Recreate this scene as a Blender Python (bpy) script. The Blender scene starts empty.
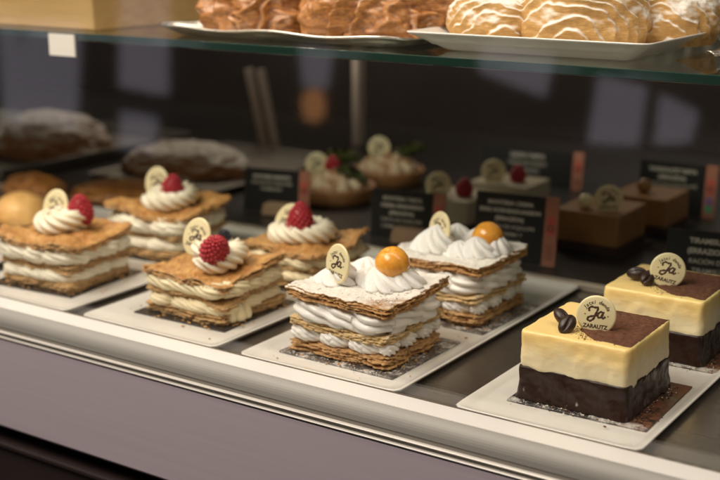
import bpy, bmesh, math, random
import numpy as np
from mathutils import Vector, Matrix, noise
R = math.radians
random.seed(7)
S = bpy.context.scene

# ------------------------------------------------------------------ camera, world, lamps, exposure
yaw, pit = 33.9, 14.4
cd = bpy.data.cameras.new('camera'); cam = bpy.data.objects.new('camera', cd)
S.collection.objects.link(cam); S.camera = cam
cam.location = (0, 0, .30)
cam.rotation_euler = (R(90-pit), 0, R(yaw))
cd.sensor_width = 36; cd.lens = 60.55; cd.clip_start = .01; cd.clip_end = 60
cd.dof.use_dof = True; cd.dof.focus_distance = .815; cd.dof.aperture_fstop = 5.5
w = bpy.data.worlds.new('World'); S.world = w; w.use_nodes = True
w.node_tree.nodes['Background'].inputs[0].default_value = (1, .88, .78, 1)
w.node_tree.nodes['Background'].inputs[1].default_value = .18
def area(name, loc, target, sx, sy, power, col):
    l = bpy.data.lights.new(name, 'AREA'); l.shape = 'RECTANGLE'; l.size = sx; l.size_y = sy
    l.energy = power; l.color = col
    o = bpy.data.objects.new(name, l); S.collection.objects.link(o); o.location = loc
    o.rotation_euler = (Vector(target)-Vector(loc)).to_track_quat('-Z', 'Y').to_euler(); return o
area('ceiling_lamp', (-.90, .05, 1.10), (-.5, .75, 0), 1.0, .55, 26, (1, .89, .775))
area('case_lamp', (-.6, .66, .58), (-.6, .85, 0), 1.6, .05, 3.0, (1, .84, .66))
area('added_rear_light', (-1.45, 1.95, 1.15), (-1.15, 1.12, 0), .5, .3, 6.0, (1, .84, .66))  # unseen light added behind the case to brighten loaves and rear cakes
S.view_settings.view_transform = 'Standard'; S.view_settings.look = 'None'
S.view_settings.exposure = 0; S.view_settings.gamma = 1

# ------------------------------------------------------------------ helpers
def tag(o, label=None, cat=None, group=None, kind=None):
    for k, v in (('label', label), ('category', cat), ('group', group), ('kind', kind)):
        if v: o[k] = v
    return o
def empty(name, loc, rz=0, **k):
    o = bpy.data.objects.new(name, None); S.collection.objects.link(o)
    o.location = loc; o.rotation_euler = (0, 0, rz); o.empty_display_size = .02
    return tag(o, **k)
def mesh(name, V, Fc, mat, parent=None, loc=(0, 0, 0), rot=(0, 0, 0), smooth=True, bevel=0, seg=3, subdiv=0, recalc=True):
    me = bpy.data.meshes.new(name)
    me.from_pydata([tuple(map(float, v)) for v in V], [], [tuple(f) for f in Fc])
    if recalc:
        bm = bmesh.new(); bm.from_mesh(me); bmesh.ops.recalc_face_normals(bm, faces=bm.faces); bm.to_mesh(me); bm.free()
    o = bpy.data.objects.new(name, me); S.collection.objects.link(o)
    o.location = loc; o.rotation_euler = rot
    if parent: o.parent = parent
    for m in (mat if isinstance(mat, list) else [mat]): me.materials.append(m)
    if smooth: me.polygons.foreach_set('use_smooth', [True]*len(me.polygons))
    if bevel:
        b = o.modifiers.new('bevel', 'BEVEL'); b.width = bevel; b.segments = seg; b.limit_method = 'ANGLE'; b.harden_normals = False
    if subdiv:
        b = o.modifiers.new('sub', 'SUBSURF'); b.levels = subdiv; b.render_levels = subdiv
    return o
class MB:
    def __init__(s): s.V = []; s.F = []
    def add(s, V, F):
        n = len(s.V); s.V += [tuple(v) for v in V]; s.F += [tuple(i+n for i in f) for f in F]; return s
    def box(s, c, d, M=None):
        V = [Vector((c[0]+x*d[0]/2, c[1]+y*d[1]/2, c[2]+z*d[2]/2)) for x in (-1, 1) for y in (-1, 1) for z in (-1, 1)]
        if M: V = [M @ v for v in V]
        return s.add(V, [(0, 1, 3, 2), (4, 6, 7, 5), (0, 4, 5, 1), (2, 3, 7, 6), (0, 2, 6, 4), (1, 5, 7, 3)])
    def box2(s, a, b): return s.box([(a[i]+b[i])/2 for i in range(3)], [b[i]-a[i] for i in range(3)])
    def obj(s, name, mat, parent=None, **k): return mesh(name, s.V, s.F, mat, parent, **k)
def grid_faces(n, m, wrap=True):          # n rings of m points
    F = []
    for i in range(n-1):
        for j in range(m if wrap else m-1):
            k = (j+1) % m
            F.append((i*m+j, i*m+k, (i+1)*m+k, (i+1)*m+j))
    return F
def extrude_x(name, prof, x0, x1, mat, parent, **k):
    V = [(x0, y, z) for y, z in prof]+[(x1, y, z) for y, z in prof]; n = len(prof)
    F = [(i, (i+1) % n, n+(i+1) % n, n+i) for i in range(n)]+[tuple(range(n)), tuple(range(2*n-1, n-1, -1))]
    return mesh(name, V, F, mat, parent, smooth=False, **k)
def nz(x, y=0, z=0): return noise.noise(Vector((x, y, z)))
def fbm(x, y, z, o=3): return noise.fractal(Vector((x, y, z)), 1.0, 2.0, o)

# ------------------------------------------------------------------ materials
class NT:
    def __init__(s, name):
        s.m = bpy.data.materials.new(name); s.m.use_nodes = True; s.t = s.m.node_tree
        s.b = s.t.nodes['Principled BSDF']; s.out = s.t.nodes['Material Output']
    def n(s, typ, **k):
        x = s.t.nodes.new('ShaderNode'+typ)
        for a, v in k.items():
            if a.startswith('i_'):
                key = a[2:]; key = int(key) if key.isdigit() else key.replace('_', ' ')
                if isinstance(v, bpy.types.NodeSocket): s.t.links.new(v, x.inputs[key])
                else: x.inputs[key].default_value = v
            else: setattr(x, a, v)
        return x
    def link(s, a, b): s.t.links.new(a, b)
    def coord(s, scale=(1, 1, 1)):
        c = s.n('TexCoord'); return s.n('Mapping', i_Vector=c.outputs['Object'], i_Scale=scale).outputs[0]
    def noise(s, vec, scale, detail=4, rough=.55): return s.n('TexNoise', i_Vector=vec, i_Scale=scale, i_Detail=detail, i_Roughness=rough).outputs[0]
    def ramp(s, fac, stops):
        r = s.n('ValToRGB', i_Fac=fac); e = r.color_ramp.elements
        while len(e) < len(stops): e.new(.5)
        for i, (p, c) in enumerate(stops): e[i].position = p; e[i].color = (c if len(c) == 4 else (*c, 1)) if hasattr(c, '__len__') else (c, c, c, 1)
        return r.outputs[0]
    def mix(s, f, a, b):
        x = s.n('Mix', data_type='RGBA')
        for k, v in ((0, f), (6, a), (7, b)):
            if isinstance(v, bpy.types.NodeSocket): s.t.links.new(v, x.inputs[k])
            else: x.inputs[k].default_value = v if k == 0 else (*v[:3], 1)
        return x.outputs[2]
    def math(s, op, a, b=0.0, clamp=False):
        x = s.n('Math', operation=op, use_clamp=clamp)
        for k, v in ((0, a), (1, b)):
            if isinstance(v, bpy.types.NodeSocket): s.t.links.new(v, x.inputs[k])
            else: x.inputs[k].default_value = v
        return x.outputs[0]
    def bump(s, h, dist, strength=1.0):
        b = s.n('Bump', i_Height=h, i_Distance=dist, i_Strength=strength); s.link(b.outputs[0], s.b.inputs['Normal']); return b
    def set(s, **k):
        for a, v in k.items():
            i = s.b.inputs[a.replace('_', ' ')]
            if isinstance(v, bpy.types.NodeSocket): s.link(v, i)
            else: i.default_value = (*v, 1) if hasattr(v, '__len__') and len(v) == 3 and i.type == 'RGBA' else v
        return s
def simple(name, col, rough=.5, metal=0, bump=0, bs=300, var=0, **k):
    t = NT(name); v = t.coord()
    if var:
        n = t.noise(v, bs*.2, 4); c = t.mix(n, [x*(1-var) for x in col], [min(1, x*(1+var)) for x in col]); t.set(Base_Color=c)
    else: t.set(Base_Color=col)
    t.set(Roughness=rough, Metallic=metal, **k)
    if bump: t.bump(t.noise(v, bs, 4), bump)
    return t.m
def sss(t, w, r, col=(1, .6, .4)):
    t.set(Subsurface_Weight=w, Subsurface_Scale=r); t.b.inputs['Subsurface Radius'].default_value = col
def pastry_mat(name, top, top2, side, side2, rough=.5, sugar=0.0, coat=0.0, slo=.50, shi=.78, point=False):
    t = NT(name); v = t.coord(); geo = t.n('NewGeometry')
    sep = t.n('SeparateXYZ', i_Vector=geo.outputs['Normal'])
    up = t.math('ABSOLUTE', sep.outputs[2])
    upm = t.ramp(up, [(.45, 0.), (.8, 1.)])
    blot = t.ramp(t.noise(v, 85, 6, .75), [(.38, 0.), (.62, 1.)])
    tc = t.mix(blot, top, top2)
    lay = t.noise(t.coord((170, 170, 1100)), 1, 6, .7)
    sc = t.mix(t.ramp(lay, [(.36, 0.), (.60, 1.)]), side2, side)
    dark = t.ramp(t.noise(v, 260, 3, .6), [(.28, .35), (.5, 1.)])
    c = t.mix(upm, sc, tc)
    mm = t.n('Mix', data_type='RGBA', blend_type='MULTIPLY'); mm.inputs[0].default_value = .75 if slo > 0 else .15
    t.link(c, mm.inputs[6]); t.link(dark, mm.inputs[7]); c = mm.outputs[2]
    r = rough
    if sugar > 0:
        topm = t.ramp(sep.outputs[2], [(slo, 0.), (shi, 1.)])
        a = t.noise(v, 55, 5, .75); b = t.noise(v, 600, 3, .6)
        s_ = t.math('ADD', t.math('MULTIPLY', a, .8), t.math('MULTIPLY', b, .40))
        sm = t.ramp(s_, [(1.0-sugar*.62-.10, 0.), (1.0-sugar*.62+.03, 1.)])
        sm = t.math('MULTIPLY', sm, topm)
        if sugar > .925 and slo > 0: sm = t.math('MULTIPLY', sm, t.ramp(t.math('MULTIPLY', t.n('SeparateXYZ', i_Vector=v).outputs[2], 100.), [(.58, 0.), (.70, 1.)]))
        if slo < 0: sm = t.math('MULTIPLY', sm, t.ramp(geo.outputs['Pointiness'], [(.435, .0), (.485, 1.)]))
        c = t.mix(sm, c, t.mix(t.ramp(t.noise(v, 330, 5, .8), [(.35, 0.), (.60, 1.)]), (.74, .67, .58), (.90, .87, .82)))
    if point:  # crevices darkened in the colour: painted crease shade along with browning
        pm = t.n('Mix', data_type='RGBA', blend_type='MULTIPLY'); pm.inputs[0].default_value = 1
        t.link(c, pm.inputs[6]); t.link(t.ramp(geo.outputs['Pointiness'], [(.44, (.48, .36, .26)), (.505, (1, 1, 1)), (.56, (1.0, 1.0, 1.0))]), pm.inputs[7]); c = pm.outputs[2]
    t.set(Base_Color=c, Roughness=r, Coat_Weight=coat, Coat_Roughness=.2)
    h = t.math('ADD', t.math('MULTIPLY', t.noise(t.coord((420, 420, 1700)), 1, 4, .7), .6), t.noise(v, 800, 5, .75))
    t.bump(h, .0007, .9)
    return t.m
def cream_mat(name, col, powder=0.0, rough=.42):
    t = NT(name); v = t.coord()
    c = col
    if powder:
        geo = t.n('NewGeometry'); sep = t.n('SeparateXYZ', i_Vector=geo.outputs['Normal'])
        m = t.ramp(sep.outputs[2], [(.1, 0.), (.6, 1.)])
        m = t.math('MULTIPLY', m, t.ramp(t.noise(v, 500, 5, .8), [(.40, 0.), (.58, 1.)]))
        c = t.mix(t.math('MULTIPLY', m, powder), col, (.94, .92, .89))
        t.set(Roughness=t.math('ADD', t.math('MULTIPLY', m, .4), rough))
    else: t.set(Roughness=rough)
    t.set(Base_Color=c); sss(t, .35, .006, (1, .8, .6))
    t.bump(t.math('ADD', t.noise(v, 120, 3), t.math('MULTIPLY', t.noise(v, 1100, 4, .75), .35 + powder*.6)), .0004+.0005*(powder > 0), .7)
    return t.m
def glass_mat(name, tint=(1, 1, 1), f0=.042, rough=0.0):
    t = NT(name); t.t.nodes.remove(t.b); geo = t.n('NewGeometry')
    d = t.n('VectorMath', operation='DOT_PRODUCT'); t.link(geo.outputs['Normal'], d.inputs[0]); t.link(geo.outputs['Incoming'], d.inputs[1])
    c = t.math('ABSOLUTE', d.outputs['Value']); f = t.math('POWER', t.math('SUBTRACT', 1.0, c), 5.0)
    f = t.math('ADD', t.math('MULTIPLY', f, 1-f0), f0, True)
    tr = t.n('BsdfTransparent', i_Color=(*tint, 1)); gl = t.n('BsdfGlossy', i_Color=(1, 1, 1, 1), i_Roughness=rough)
    mx = t.n('MixShader', i_0=f, i_1=tr.outputs[0], i_2=gl.outputs[0]); t.link(mx.outputs[0], t.out.inputs[0]); return t.m
def brushed(name, col, rough, metal, ax=(4, 300, 300), var=.15, bump=.00005):
    t = NT(name); n = t.noise(t.coord(ax), 1, 4, .7)
    t.set(Base_Color=t.mix(n, [x*(1-var) for x in col], [min(1, x*(1+var)) for x in col]), Metallic=metal,
          Roughness=t.math('ADD', t.math('MULTIPLY', n, .2), rough-.1), Specular_IOR_Level=.4); t.bump(n, bump, .6); return t.m

M = {}
M['past_gold'] = pastry_mat('glazed_pastry', (.72, .42, .15), (.48, .20, .05), (.76, .50, .22), (.46, .23, .08), .42, 0, .25)
M['past_mid'] = pastry_mat('baked_pastry', (.72, .48, .22), (.54, .30, .11), (.78, .54, .27), (.50, .28, .11), .6)
M['past_sugar'] = pastry_mat('sugared_pastry', (.55, .29, .10), (.38, .17, .05), (.74, .45, .18), (.46, .21, .06), .65, .926)
M['past_blond'] = pastry_mat('blond_pastry', (.82, .62, .32), (.72, .48, .20), (.80, .58, .28), (.56, .34, .13), .6, .45)
M['past_base'] = pastry_mat('brown_base_pastry', (.68, .42, .18), (.52, .27, .10), (.72, .45, .20), (.44, .22, .08), .65, .30)
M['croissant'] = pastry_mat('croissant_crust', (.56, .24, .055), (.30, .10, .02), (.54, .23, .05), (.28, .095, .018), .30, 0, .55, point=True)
M['croissant_sugar'] = pastry_mat('sugared_croissant_crust', (.68, .43, .16), (.52, .28, .08), (.66, .40, .14), (.50, .27, .08), .5, .92, 0, -.1, .45)
M['loaf'] = pastry_mat('dusted_loaf_crust', (.30, .14, .06), (.22, .08, .03), (.52, .24, .09), (.34, .12, .04), .6, .76, 0, .25, .8)
M['bun'] = simple('soft_bun_crust', (.76, .41, .14), .5, 0, .0008, 260, .45, Coat_Weight=.2)
M['meringue'] = cream_mat('meringue', (.86, .83, .79), .9)
M['whip'] = cream_mat('white_filling', (.91, .87, .81), 0, .35)
M['custard'] = cream_mat('custard_filling', (.82, .70, .45), 0, .4)
M['chantilly'] = cream_mat('piped_cream', (.87, .80, .63), 0, .4)
t = NT('toasted_meringue'); v = t.coord(); geo = t.n('NewGeometry'); sp = t.n('SeparateXYZ', i_Vector=geo.outputs['Normal'])
t.set(Base_Color=t.mix(t.ramp(t.noise(v, 90, 4), [(.42, 0.), (.62, 1.)]), (.74, .60, .42), (.42, .20, .08)), Roughness=.5); M['toast'] = t.m
t = NT('white_chocolate'); t.set(Base_Color=(.82, .72, .44), Roughness=.33); sss(t, .2, .003); t.bump(t.noise(t.coord(), 200), .0002, .5); M['choc_disc'] = t.m
M['ink'] = simple('cocoa_print', (.07, .03, .02), .5)
t = NT('raspberry_skin'); v = t.coord()
t.set(Base_Color=t.mix(t.noise(v, 250), (.36, .010, .022), (.50, .035, .05)), Roughness=.38, Coat_Weight=.15); sss(t, .25, .003, (1, .2, .15)); t.bump(t.noise(v, 1500), .0002, .4); M['rasp'] = t.m
M['blackberry'] = simple('blackberry_skin', (.012, .008, .02), .25, 0, .0001, 900)
t = NT('physalis_skin'); v = t.coord(); t.set(Base_Color=t.mix(t.ramp(t.noise(t.coord((260, 260, 60)), 1, 5, .7), [(.35, 0.), (.65, 1.)]), (.88, .46, .07), (.74, .30, .03)), Roughness=.24, Coat_Weight=.35, Coat_Roughness=.16); sss(t, .35, .004, (1, .4, .1)); M['physalis'] = t.m
t = NT('mascarpone_cream'); v = t.coord(); sp = t.n('SeparateXYZ', i_Vector=v)
hh = t.math('ADD', sp.outputs[2], t.math('MULTIPLY', t.math('SUBTRACT', t.noise(v, 70, 5), .5), .018))
c = t.mix(t.ramp(t.math('MULTIPLY', hh, 20.), [(.60, 0.), (.88, 1.)]), (.89, .76, .49), (.91, .67, .27))
geo = t.n('NewGeometry'); sx = t.n('SeparateXYZ', i_Vector=geo.outputs['Normal'])
t.set(Base_Color=c, Roughness=t.ramp(t.noise(v, 80), [(.3, .28), (.7, .5)])); sss(t, .35, .005, (1, .7, .4)); t.bump(t.math('ADD', t.noise(t.coord((70, 70, 220)), 1, 5, .65), t.math('MULTIPLY', t.ramp(t.noise(v, 420, 3, .7), [(.28, 0.), (.36, 1.)]), .15)), .0006, .8); M['mascarpone'] = t.m
t = NT('dark_chocolate_sponge'); v = t.coord()
geo = t.n('NewGeometry'); sx = t.n('SeparateXYZ', i_Vector=geo.outputs['Normal'])
stre = t.ramp(t.noise(t.coord((500, 480, 70)), 1, 5, .75), [(.54, 0.), (.72, 1.)])
xf = t.ramp(sx.outputs[0], [(.4, 0.), (.8, .55)])
spots = t.math('MULTIPLY', t.ramp(t.noise(t.coord((170, 170, 90)), 1, 5, .6), [(.66, 0.), (.70, .8)]), t.ramp(t.n('SeparateXYZ', i_Vector=v).outputs[2], [(.004, 1.), (.010, 0.)]))
c = t.mix(t.noise(v, 60, 4), (.013, .0055, .0035), (.034, .013, .008))
c = t.mix(t.math('MULTIPLY', stre, xf), c, (.45, .36, .30)); c = t.mix(spots, c, (.6, .55, .5))
t.set(Base_Color=c, Specular_IOR_Level=.35, Roughness=t.ramp(t.noise(v, 130), [(.3, .22), (.7, .45)])); t.bump(t.math('ADD', t.noise(v, 110, 5, .6), t.math('MULTIPLY', t.noise(t.coord((700, 700, 60)), 1, 3), .4)), .0005, .8); M['sponge'] = t.m
t = NT('cocoa_powder'); v = t.coord(); t.set(Base_Color=t.mix(t.ramp(t.noise(v, 350, 5, .7), [(.35, 0.), (.65, 1.)]), (.085, .030, .015), (.19, .074, .036)), Roughness=.95); t.bump(t.noise(v, 900, 4, .8), .0008); M['cocoa'] = t.m
M['bean'] = simple('coffee_bean_chocolate', (.035, .017, .013), .38, 0, .0003, 500)
def card_mat(name, base, dust, amt, sc=350, side=False):
    t = NT(name); v = t.coord(); a = t.noise(v, 45, 4, .6); b = t.noise(v, sc, 5, .8)
    s_ = t.math('ADD', t.math('MULTIPLY', a, .6), t.math('MULTIPLY', b, .6)); m = t.ramp(s_, [(.78-amt*.3, 0.), (.86-amt*.3, 1.)])
    if side:
        sp = t.n('SeparateXYZ', i_Vector=v); m = t.math('MULTIPLY', m, t.ramp(t.math('MULTIPLY', t.math('ADD', sp.outputs[0], t.math('MULTIPLY', a, .01)), 20.), [(.60, .0), (.85, 1.)]))
    cc = t.mix(m, base, dust)
    if side:
        f = t.math('MULTIPLY', t.ramp(t.math('ADD', t.math('MULTIPLY', t.noise(v, 60, 4), .6), t.math('MULTIPLY', t.noise(v, 900, 4, .8), .4)), [(.50, 0.), (.60, .8)]), t.ramp(t.math('MULTIPLY', sp.outputs[1], -20.), [(.72, 0.), (.80, 1.)]))
        cc = t.mix(f, cc, (.62, .59, .55))
    t.set(Base_Color=cc, Roughness=t.math('ADD', t.math('MULTIPLY', m, .4), .28)); t.bump(b, .0002, .6); return t.m
M['card'] = card_mat('dark_card', (.035, .028, .025), (.5, .36, .22), .12)
M['card_sugar'] = card_mat('sugar_dusted_card', (.085, .075, .07), (.6, .56, .52), .62)
M['card_cocoa'] = card_mat('cocoa_dusted_card', (.02, .016, .015), (.17, .065, .03), .80, 350, True)
M['crumb_sugar'] = simple('fallen_sugar', (.8, .77, .72), .9, 0, .0002, 900)
M['crumb'] = simple('pastry_crumb', (.5, .28, .10), .7, 0, .0002, 900)
t = NT('white_porcelain'); v = t.coord(); t.set(Base_Color=t.mix(t.noise(v, 15, 3), (.66, .635, .59), (.72, .695, .65)), Roughness=.16, Coat_Weight=.3); t.bump(t.noise(v, 25, 2), .0006, .3); M['plate'] = t.m
M['deck'] = brushed('brushed_steel_deck', (.20, .175, .15), .25, .85, (6, 260, 260), .25)
M['slate'] = simple('dark_slate_deck', (.025, .021, .018), .3, 0, .0001, 60, .3)
M['rail'] = brushed('pale_metal_rail', (.78, .755, .71), .42, .2, (3, 200, 200), .02)
M['nose'] = brushed('grey_metal_nosing', (.27, .26, .235), .62, .15, (3, 300, 300), .10)
M['trim'] = brushed('bright_trim', (.78, .74, .68), .3, .4, (3, 100, 100), .05)
M['groove'] = simple('dark_groove', (.20, .18, .155), .6)
M['fascia'] = brushed('mauve_brushed_metal', (.50, .43, .475), .45, .30, (5, 420, 420), .06, .00003)
M['kick'] = simple('dark_brown_base', (.018, .010, .009), .55, 0, .0002, 80, .2)
M['black'] = simple('black_panel', (.008, .007, .007), .5)
M['seal'] = simple('seal', (.10, .07, .05), .5, var=.6, bs=400)
M['glass'] = glass_mat('front_glass', (.985, .99, .985), .042, .035)
M['shelfglass'] = glass_mat('shelf_glass', (.90, .95, .92))
M['edge'] = simple('green_glass_edge', (.010, .030, .021), .12, 0, 0, Coat_Weight=.6)
M['rear'] = simple('rear_dark_glass', (.018, .014, .012), .22, 0, .0, 30, .3)
M['stile'] = brushed('bronze_stile', (.60, .52, .43), .4, .5, (60, 60, 5), .15)
M['wall'] = simple('brown_wall', (.030, .022, .018), .7, 0, .001, 20, .4)
M['floor'] = simple('dark_floor', (.05, .04, .035), .5, 0, .0005, 20, .3)
M['wood'] = None
t = NT('pale_wood'); v = t.coord((14, 60, 160)); n = t.noise(v, 1, 5, .6)
t.set(Base_Color=t.mix(t.ramp(n, [(.3, 0.), (.7, 1.)]), (.60, .38, .15), (.72, .49, .22)), Roughness=.5); t.bump(n, .0003); M['wood'] = t.m
M['silver'] = brushed('silver_tray_metal', (.66, .63, .58), .22, 1, (90, 90, 90), .06, .0003)
M['darktray'] = brushed('olive_grey_tray', (.22, .20, .17), .45, .4, (60, 60, 60), .1)
M['signblack'] = simple('black_sign_card', (.010, .009, .009), .45, 0, .0001, 200)
M['signpink'] = simple('copper_pink_stripe', (.42, .17, .11), .5, 0, .0, 300, .05)
M['signred'] = simple('red_print', (.62, .10, .08), .5)
M['signgreen'] = simple('green_print', (.08, .35, .20), .5)
M['signpurple'] = simple('purple_print', (.22, .12, .30), .5)
M['signtext'] = simple('cream_print', (.62, .57, .50), .6)
M['signbrown'] = simple('brown_print', (.14, .06, .04), .6)
M['holder'] = simple('beech_holder', (.42, .27, .17), .55, 0, .0002, 150, .2)
M['caramel'] = simple('caramel_glaze', (.34, .17, .06), .35, 0, .0004, 60, .25)
M['darkbase'] = simple('dark_biscuit', (.05, .022, .015), .6, 0, .0006, 200, .3)
M['tartshell'] = simple('tart_shell', (.34, .16, .06), .55, 0, .0006, 250, .3)
M['palemousse'] = simple('pale_mousse', (.60, .53, .38), .4, 0, .0003, 80, .06)
M['leaf'] = simple('green_citrus', (.055, .062, .010), .4, 0, .0008, 120, .35)
M['paper'] = simple('white_label', (.72, .68, .60), .6)
def lit(name, col, s):
    t = NT(name); t.set(Base_Color=(.1, .1, .1)); t.set(Emission_Color=col, Emission_Strength=s); return t.m
M['daylight'] = lit('daylight_pane', (.62, .57, .68), 1.05)
M['frame'] = simple('window_frame', (.03, .03, .03), .5)

# ------------------------------------------------------------------ the setting and the display case
X0, X1 = -3.4, 1.3
b = MB().box2((-7, -2.9, -1.05), (2, 2.6, -1.0)); tag(b.obj('floor', M['floor'], smooth=False), kind='structure')
b = MB().box2((-7, 2.5, -1.0), (2, 2.6, 1.6)); tag(b.obj('wall', M['wall'], smooth=False), kind='structure')
case = empty('display_case', (0, 0, 0), label='long glass fronted pastry counter with pale rail and mauve metal front panel', cat='display case')
MB().box2((X0, .6412, -.016), (X1, .9550, -.005)).obj('deck', M['deck'], case, smooth=False)
MB().box2((X0, .9552, -.016), (X1, 1.62, 0)).obj('rear_deck', M['slate'], case, smooth=False, bevel=.001)
prof = [(.6405, -.010), (.6405, 0.0012), (.6200, 0.0008)]
extrude_x('front_rail', [(.6386, -.010), (.6386, .0012), (.6195, .0012), (.6195, -.010)], X0, X1, M['rail'], case)
cur = [(.6193, -.012)]+[(.6193, .0008)]
for i in range(9):
    a = i/8*R(78); cur.append((.6193-.0080*math.sin(a)-.0003*i/8, .0008-.0095*(1-math.cos(a))-.0012*i/8))
cur += [(.6109, -.0115), (.6114, -.012)]
extrude_x('rail_nosing', cur, X0, X1, M['nose'], case)
extrude_x('groove', [(.6125, -.0122), (.6115, -.0122), (.6115, -.0222), (.6125, -.0222)], X0, X1, M['groove'], case)
for z0 in (-.0148, -.0192):
    extrude_x('trim_strip', [(.6113, z0), (.6092, z0-.0002), (.6088, z0-.0008), (.6092, z0-.0013), (.6113, z0-.0015)], X0, X1, M['trim'], case)
extrude_x('fascia_panel', [(.6110, -.0224), (.6100, -.0228), (.6080, -.097), (.6110, -.100), (.6250, -.100), (.6250, -.0224)], X0, X1, M['fascia'], case)
MB().box2((X0, .63, -.114), (X1, .70, -.1005)).obj('shadow_gap', M['black'], case, smooth=False)
extrude_x('base_panel', [(.612, -.1145), (.612, -1.0), (.68, -1.0), (.68, -.1145)], X0, X1, M['kick'], case)
extrude_x('base_lip', [(.6115, -.1145), (.6085, -.1150), (.6085, -.1175), (.6115, -.118)], X0, X1, M['kick'], case)
MB().box2((X0, .6388, -.016), (X1, .6410, .0011)).obj('seal_strip', M['seal'], case, smooth=False)
MB().box2((X0, .6389, .0014), (X1, .6409, .44)).obj('front_glass', M['glass'], case, smooth=False)
ZS = .212
MB().box2((X0, .7530, ZS-.006), (X1, 1.15, ZS)).obj('glass_shelf', M['shelfglass'], case, smooth=False)
MB().box2((X0, .7500, ZS-.0064), (X1, .7528, ZS+.0002)).obj('shelf_edge', M['edge'], case, smooth=False, bevel=.0008)
MB().box2((X0, 1.63, -.3), (X1, 1.65, .55)).obj('rear_panel', M['rear'], case, smooth=False)
def bar(p, q, wx, wy):
    p = Vector(p); q = Vector(q); d = (q-p); L = d.length
    Mx = Matrix.Translation(p) @ d.to_track_quat('Z', 'Y').to_matrix().to_4x4()
    return MB().box((0, 0, L/2), (wx, wy, L), Mx)
bar((-1.048, 1.32, 0), (-1.074, 1.32, .112), .010, .010).obj('rear_stile', M['stile'], case, smooth=False, bevel=.002)
bar((-1.028, 1.32, 0), (-1.053, 1.32, .112), .011, .010).obj('rear_stile', M['stile'], case, smooth=False, bevel=.002)
bar((-.957, 1.42, 0), (-.957, 1.42, .14), .009, .02).obj('rear_stile', M['stile'], case, smooth=False, bevel=.002)
MB().box2((-.835, .7470, .1915), (-.803, .7486, .2105)).obj('price_rail_label', M['paper'], case, smooth=False)
MB().box2((X0, .9450, -.0049), (X1, .9548, .0012)).obj('divider_lip', M['stile'], case, smooth=False, bevel=.001)

# shop windows across the room, which the front glass reflects
sw = empty('shop_window', (-3.2, -2.6, -1), label='lit shop windows in the dark wall across the room, mirrored in the case glass', cat='window')
MB().box2((-3.8, -.06, 0), (5.2, -.02, 2.6)).obj('wall_panel', M['frame'], sw, smooth=False)
for q in ([(-4.69, -.10), (-4.55, -.10), (-4.55, -.62), (-4.69, -.62)], [(-4.50, -.10), (-4.13, -.10), (-4.20, -.60), (-4.58, -.58)],
          [(-3.87, .04), (-3.59, .04), (-3.62, -.40), (-3.90, -.38)], [(-3.90, -.49), (-3.69, -.50), (-3.71, -.66), (-3.92, -.66)],
          [(-2.90, -.15), (-2.74, -.15), (-2.77, -.31), (-2.88, -.31)], [(-2.09, -.10), (-1.80, -.12), (-1.83, -.27), (-2.09, -.20)],
          [(-1.63, -.18), (-1.46, -.21), (-1.48, -.41), (-1.66, -.42)], [(-1.41, -.23), (-1.28, -.28), (-1.30, -.38), (-1.42, -.40)]):
    V = [(x+3.2, .0, z+1) for x, z in q]+[(x+3.2, -.015, z+1) for x, z in q]
    mesh('pane', V, [(0, 1, 2, 3), (7, 6, 5, 4), (0, 4, 5, 1), (1, 5, 6, 2), (2, 6, 7, 3), (3, 7, 4, 0)], M['daylight'], sw, smooth=False)

fl = empty('amber_glow_stand_in', (-2.72, -2.45, -1.0), label='made-up amber light on a stand across the room, mirrored as a warm glow in the glass', cat='light stand-in')  # added stand-in, no real lamp: gives the glass its warm glow
def lathe(name, prof, mat, par, n=40, loc=(0, 0, 0)):
    V = [(q*math.cos(2*math.pi*j/n), q*math.sin(2*math.pi*j/n), z) for q, z in prof for j in range(n)]
    return mesh(name, V, grid_faces(len(prof), n), mat, par, loc=loc)
lathe('base', [(0, 0), (.13, 0), (.13, .015), (.02, .03), (0, .03)], M['frame'], fl)
lathe('pole', [(0, .02), (.012, .02), (.012, .58), (0, .58)], M['frame'], fl)
M['amber'] = lit('added_amber_glow', (1, .42, .15), 1.7)
lathe('glow_body', [(0, .59), (.028, .59), (.042, .62), (.046, .66), (.034, .70), (0, .71)], M['amber'], fl)

# ------------------------------------------------------------------ text and printed marks
_tc = {}
def text_geo(s, size, bold=0.0, align='CENTER'):
    k = (s, size, bold, align)
    if k in _tc: return _tc[k]
    c = bpy.data.curves.new('t', 'FONT'); c.body = s; c.size = size; c.align_x = align; c.offset = bold; c.extrude = .00012; c.resolution_u = 3
    o = bpy.data.objects.new('t', c); S.collection.objects.link(o); dg = bpy.context.evaluated_depsgraph_get(); dg.update()
    me = bpy.data.meshes.new_from_object(o.evaluated_get(dg)); V = [tuple(v.co) for v in me.vertices]; F = [tuple(p.vertices) for p in me.polygons]
    bpy.data.objects.remove(o); bpy.data.meshes.remove(me); bpy.data.curves.remove(c); _tc[k] = (V, F); return V, F
def tube(pts, rads, n=8, flat=1.0):
    P = [Vector(p) for p in pts]; V = []
    for i, p in enumerate(P):
        tg = (P[min(i+1, len(P)-1)]-P[max(i-1, 0)]).normalized(); up = Vector((0, 1, 0)) if abs(tg.y) < .9 else Vector((1, 0, 0))
        a = tg.cross(up).normalized(); b2 = a.cross(tg)
        for j in range(n):
            th = 2*math.pi*j/n; V.append(p+a*math.cos(th)*rads[i]+b2*math.sin(th)*rads[i]*flat)
    F = grid_faces(len(P), n); F += [tuple(range(n)), tuple(range(len(V)-1, len(V)-n-1, -1))]; return V, F
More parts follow.
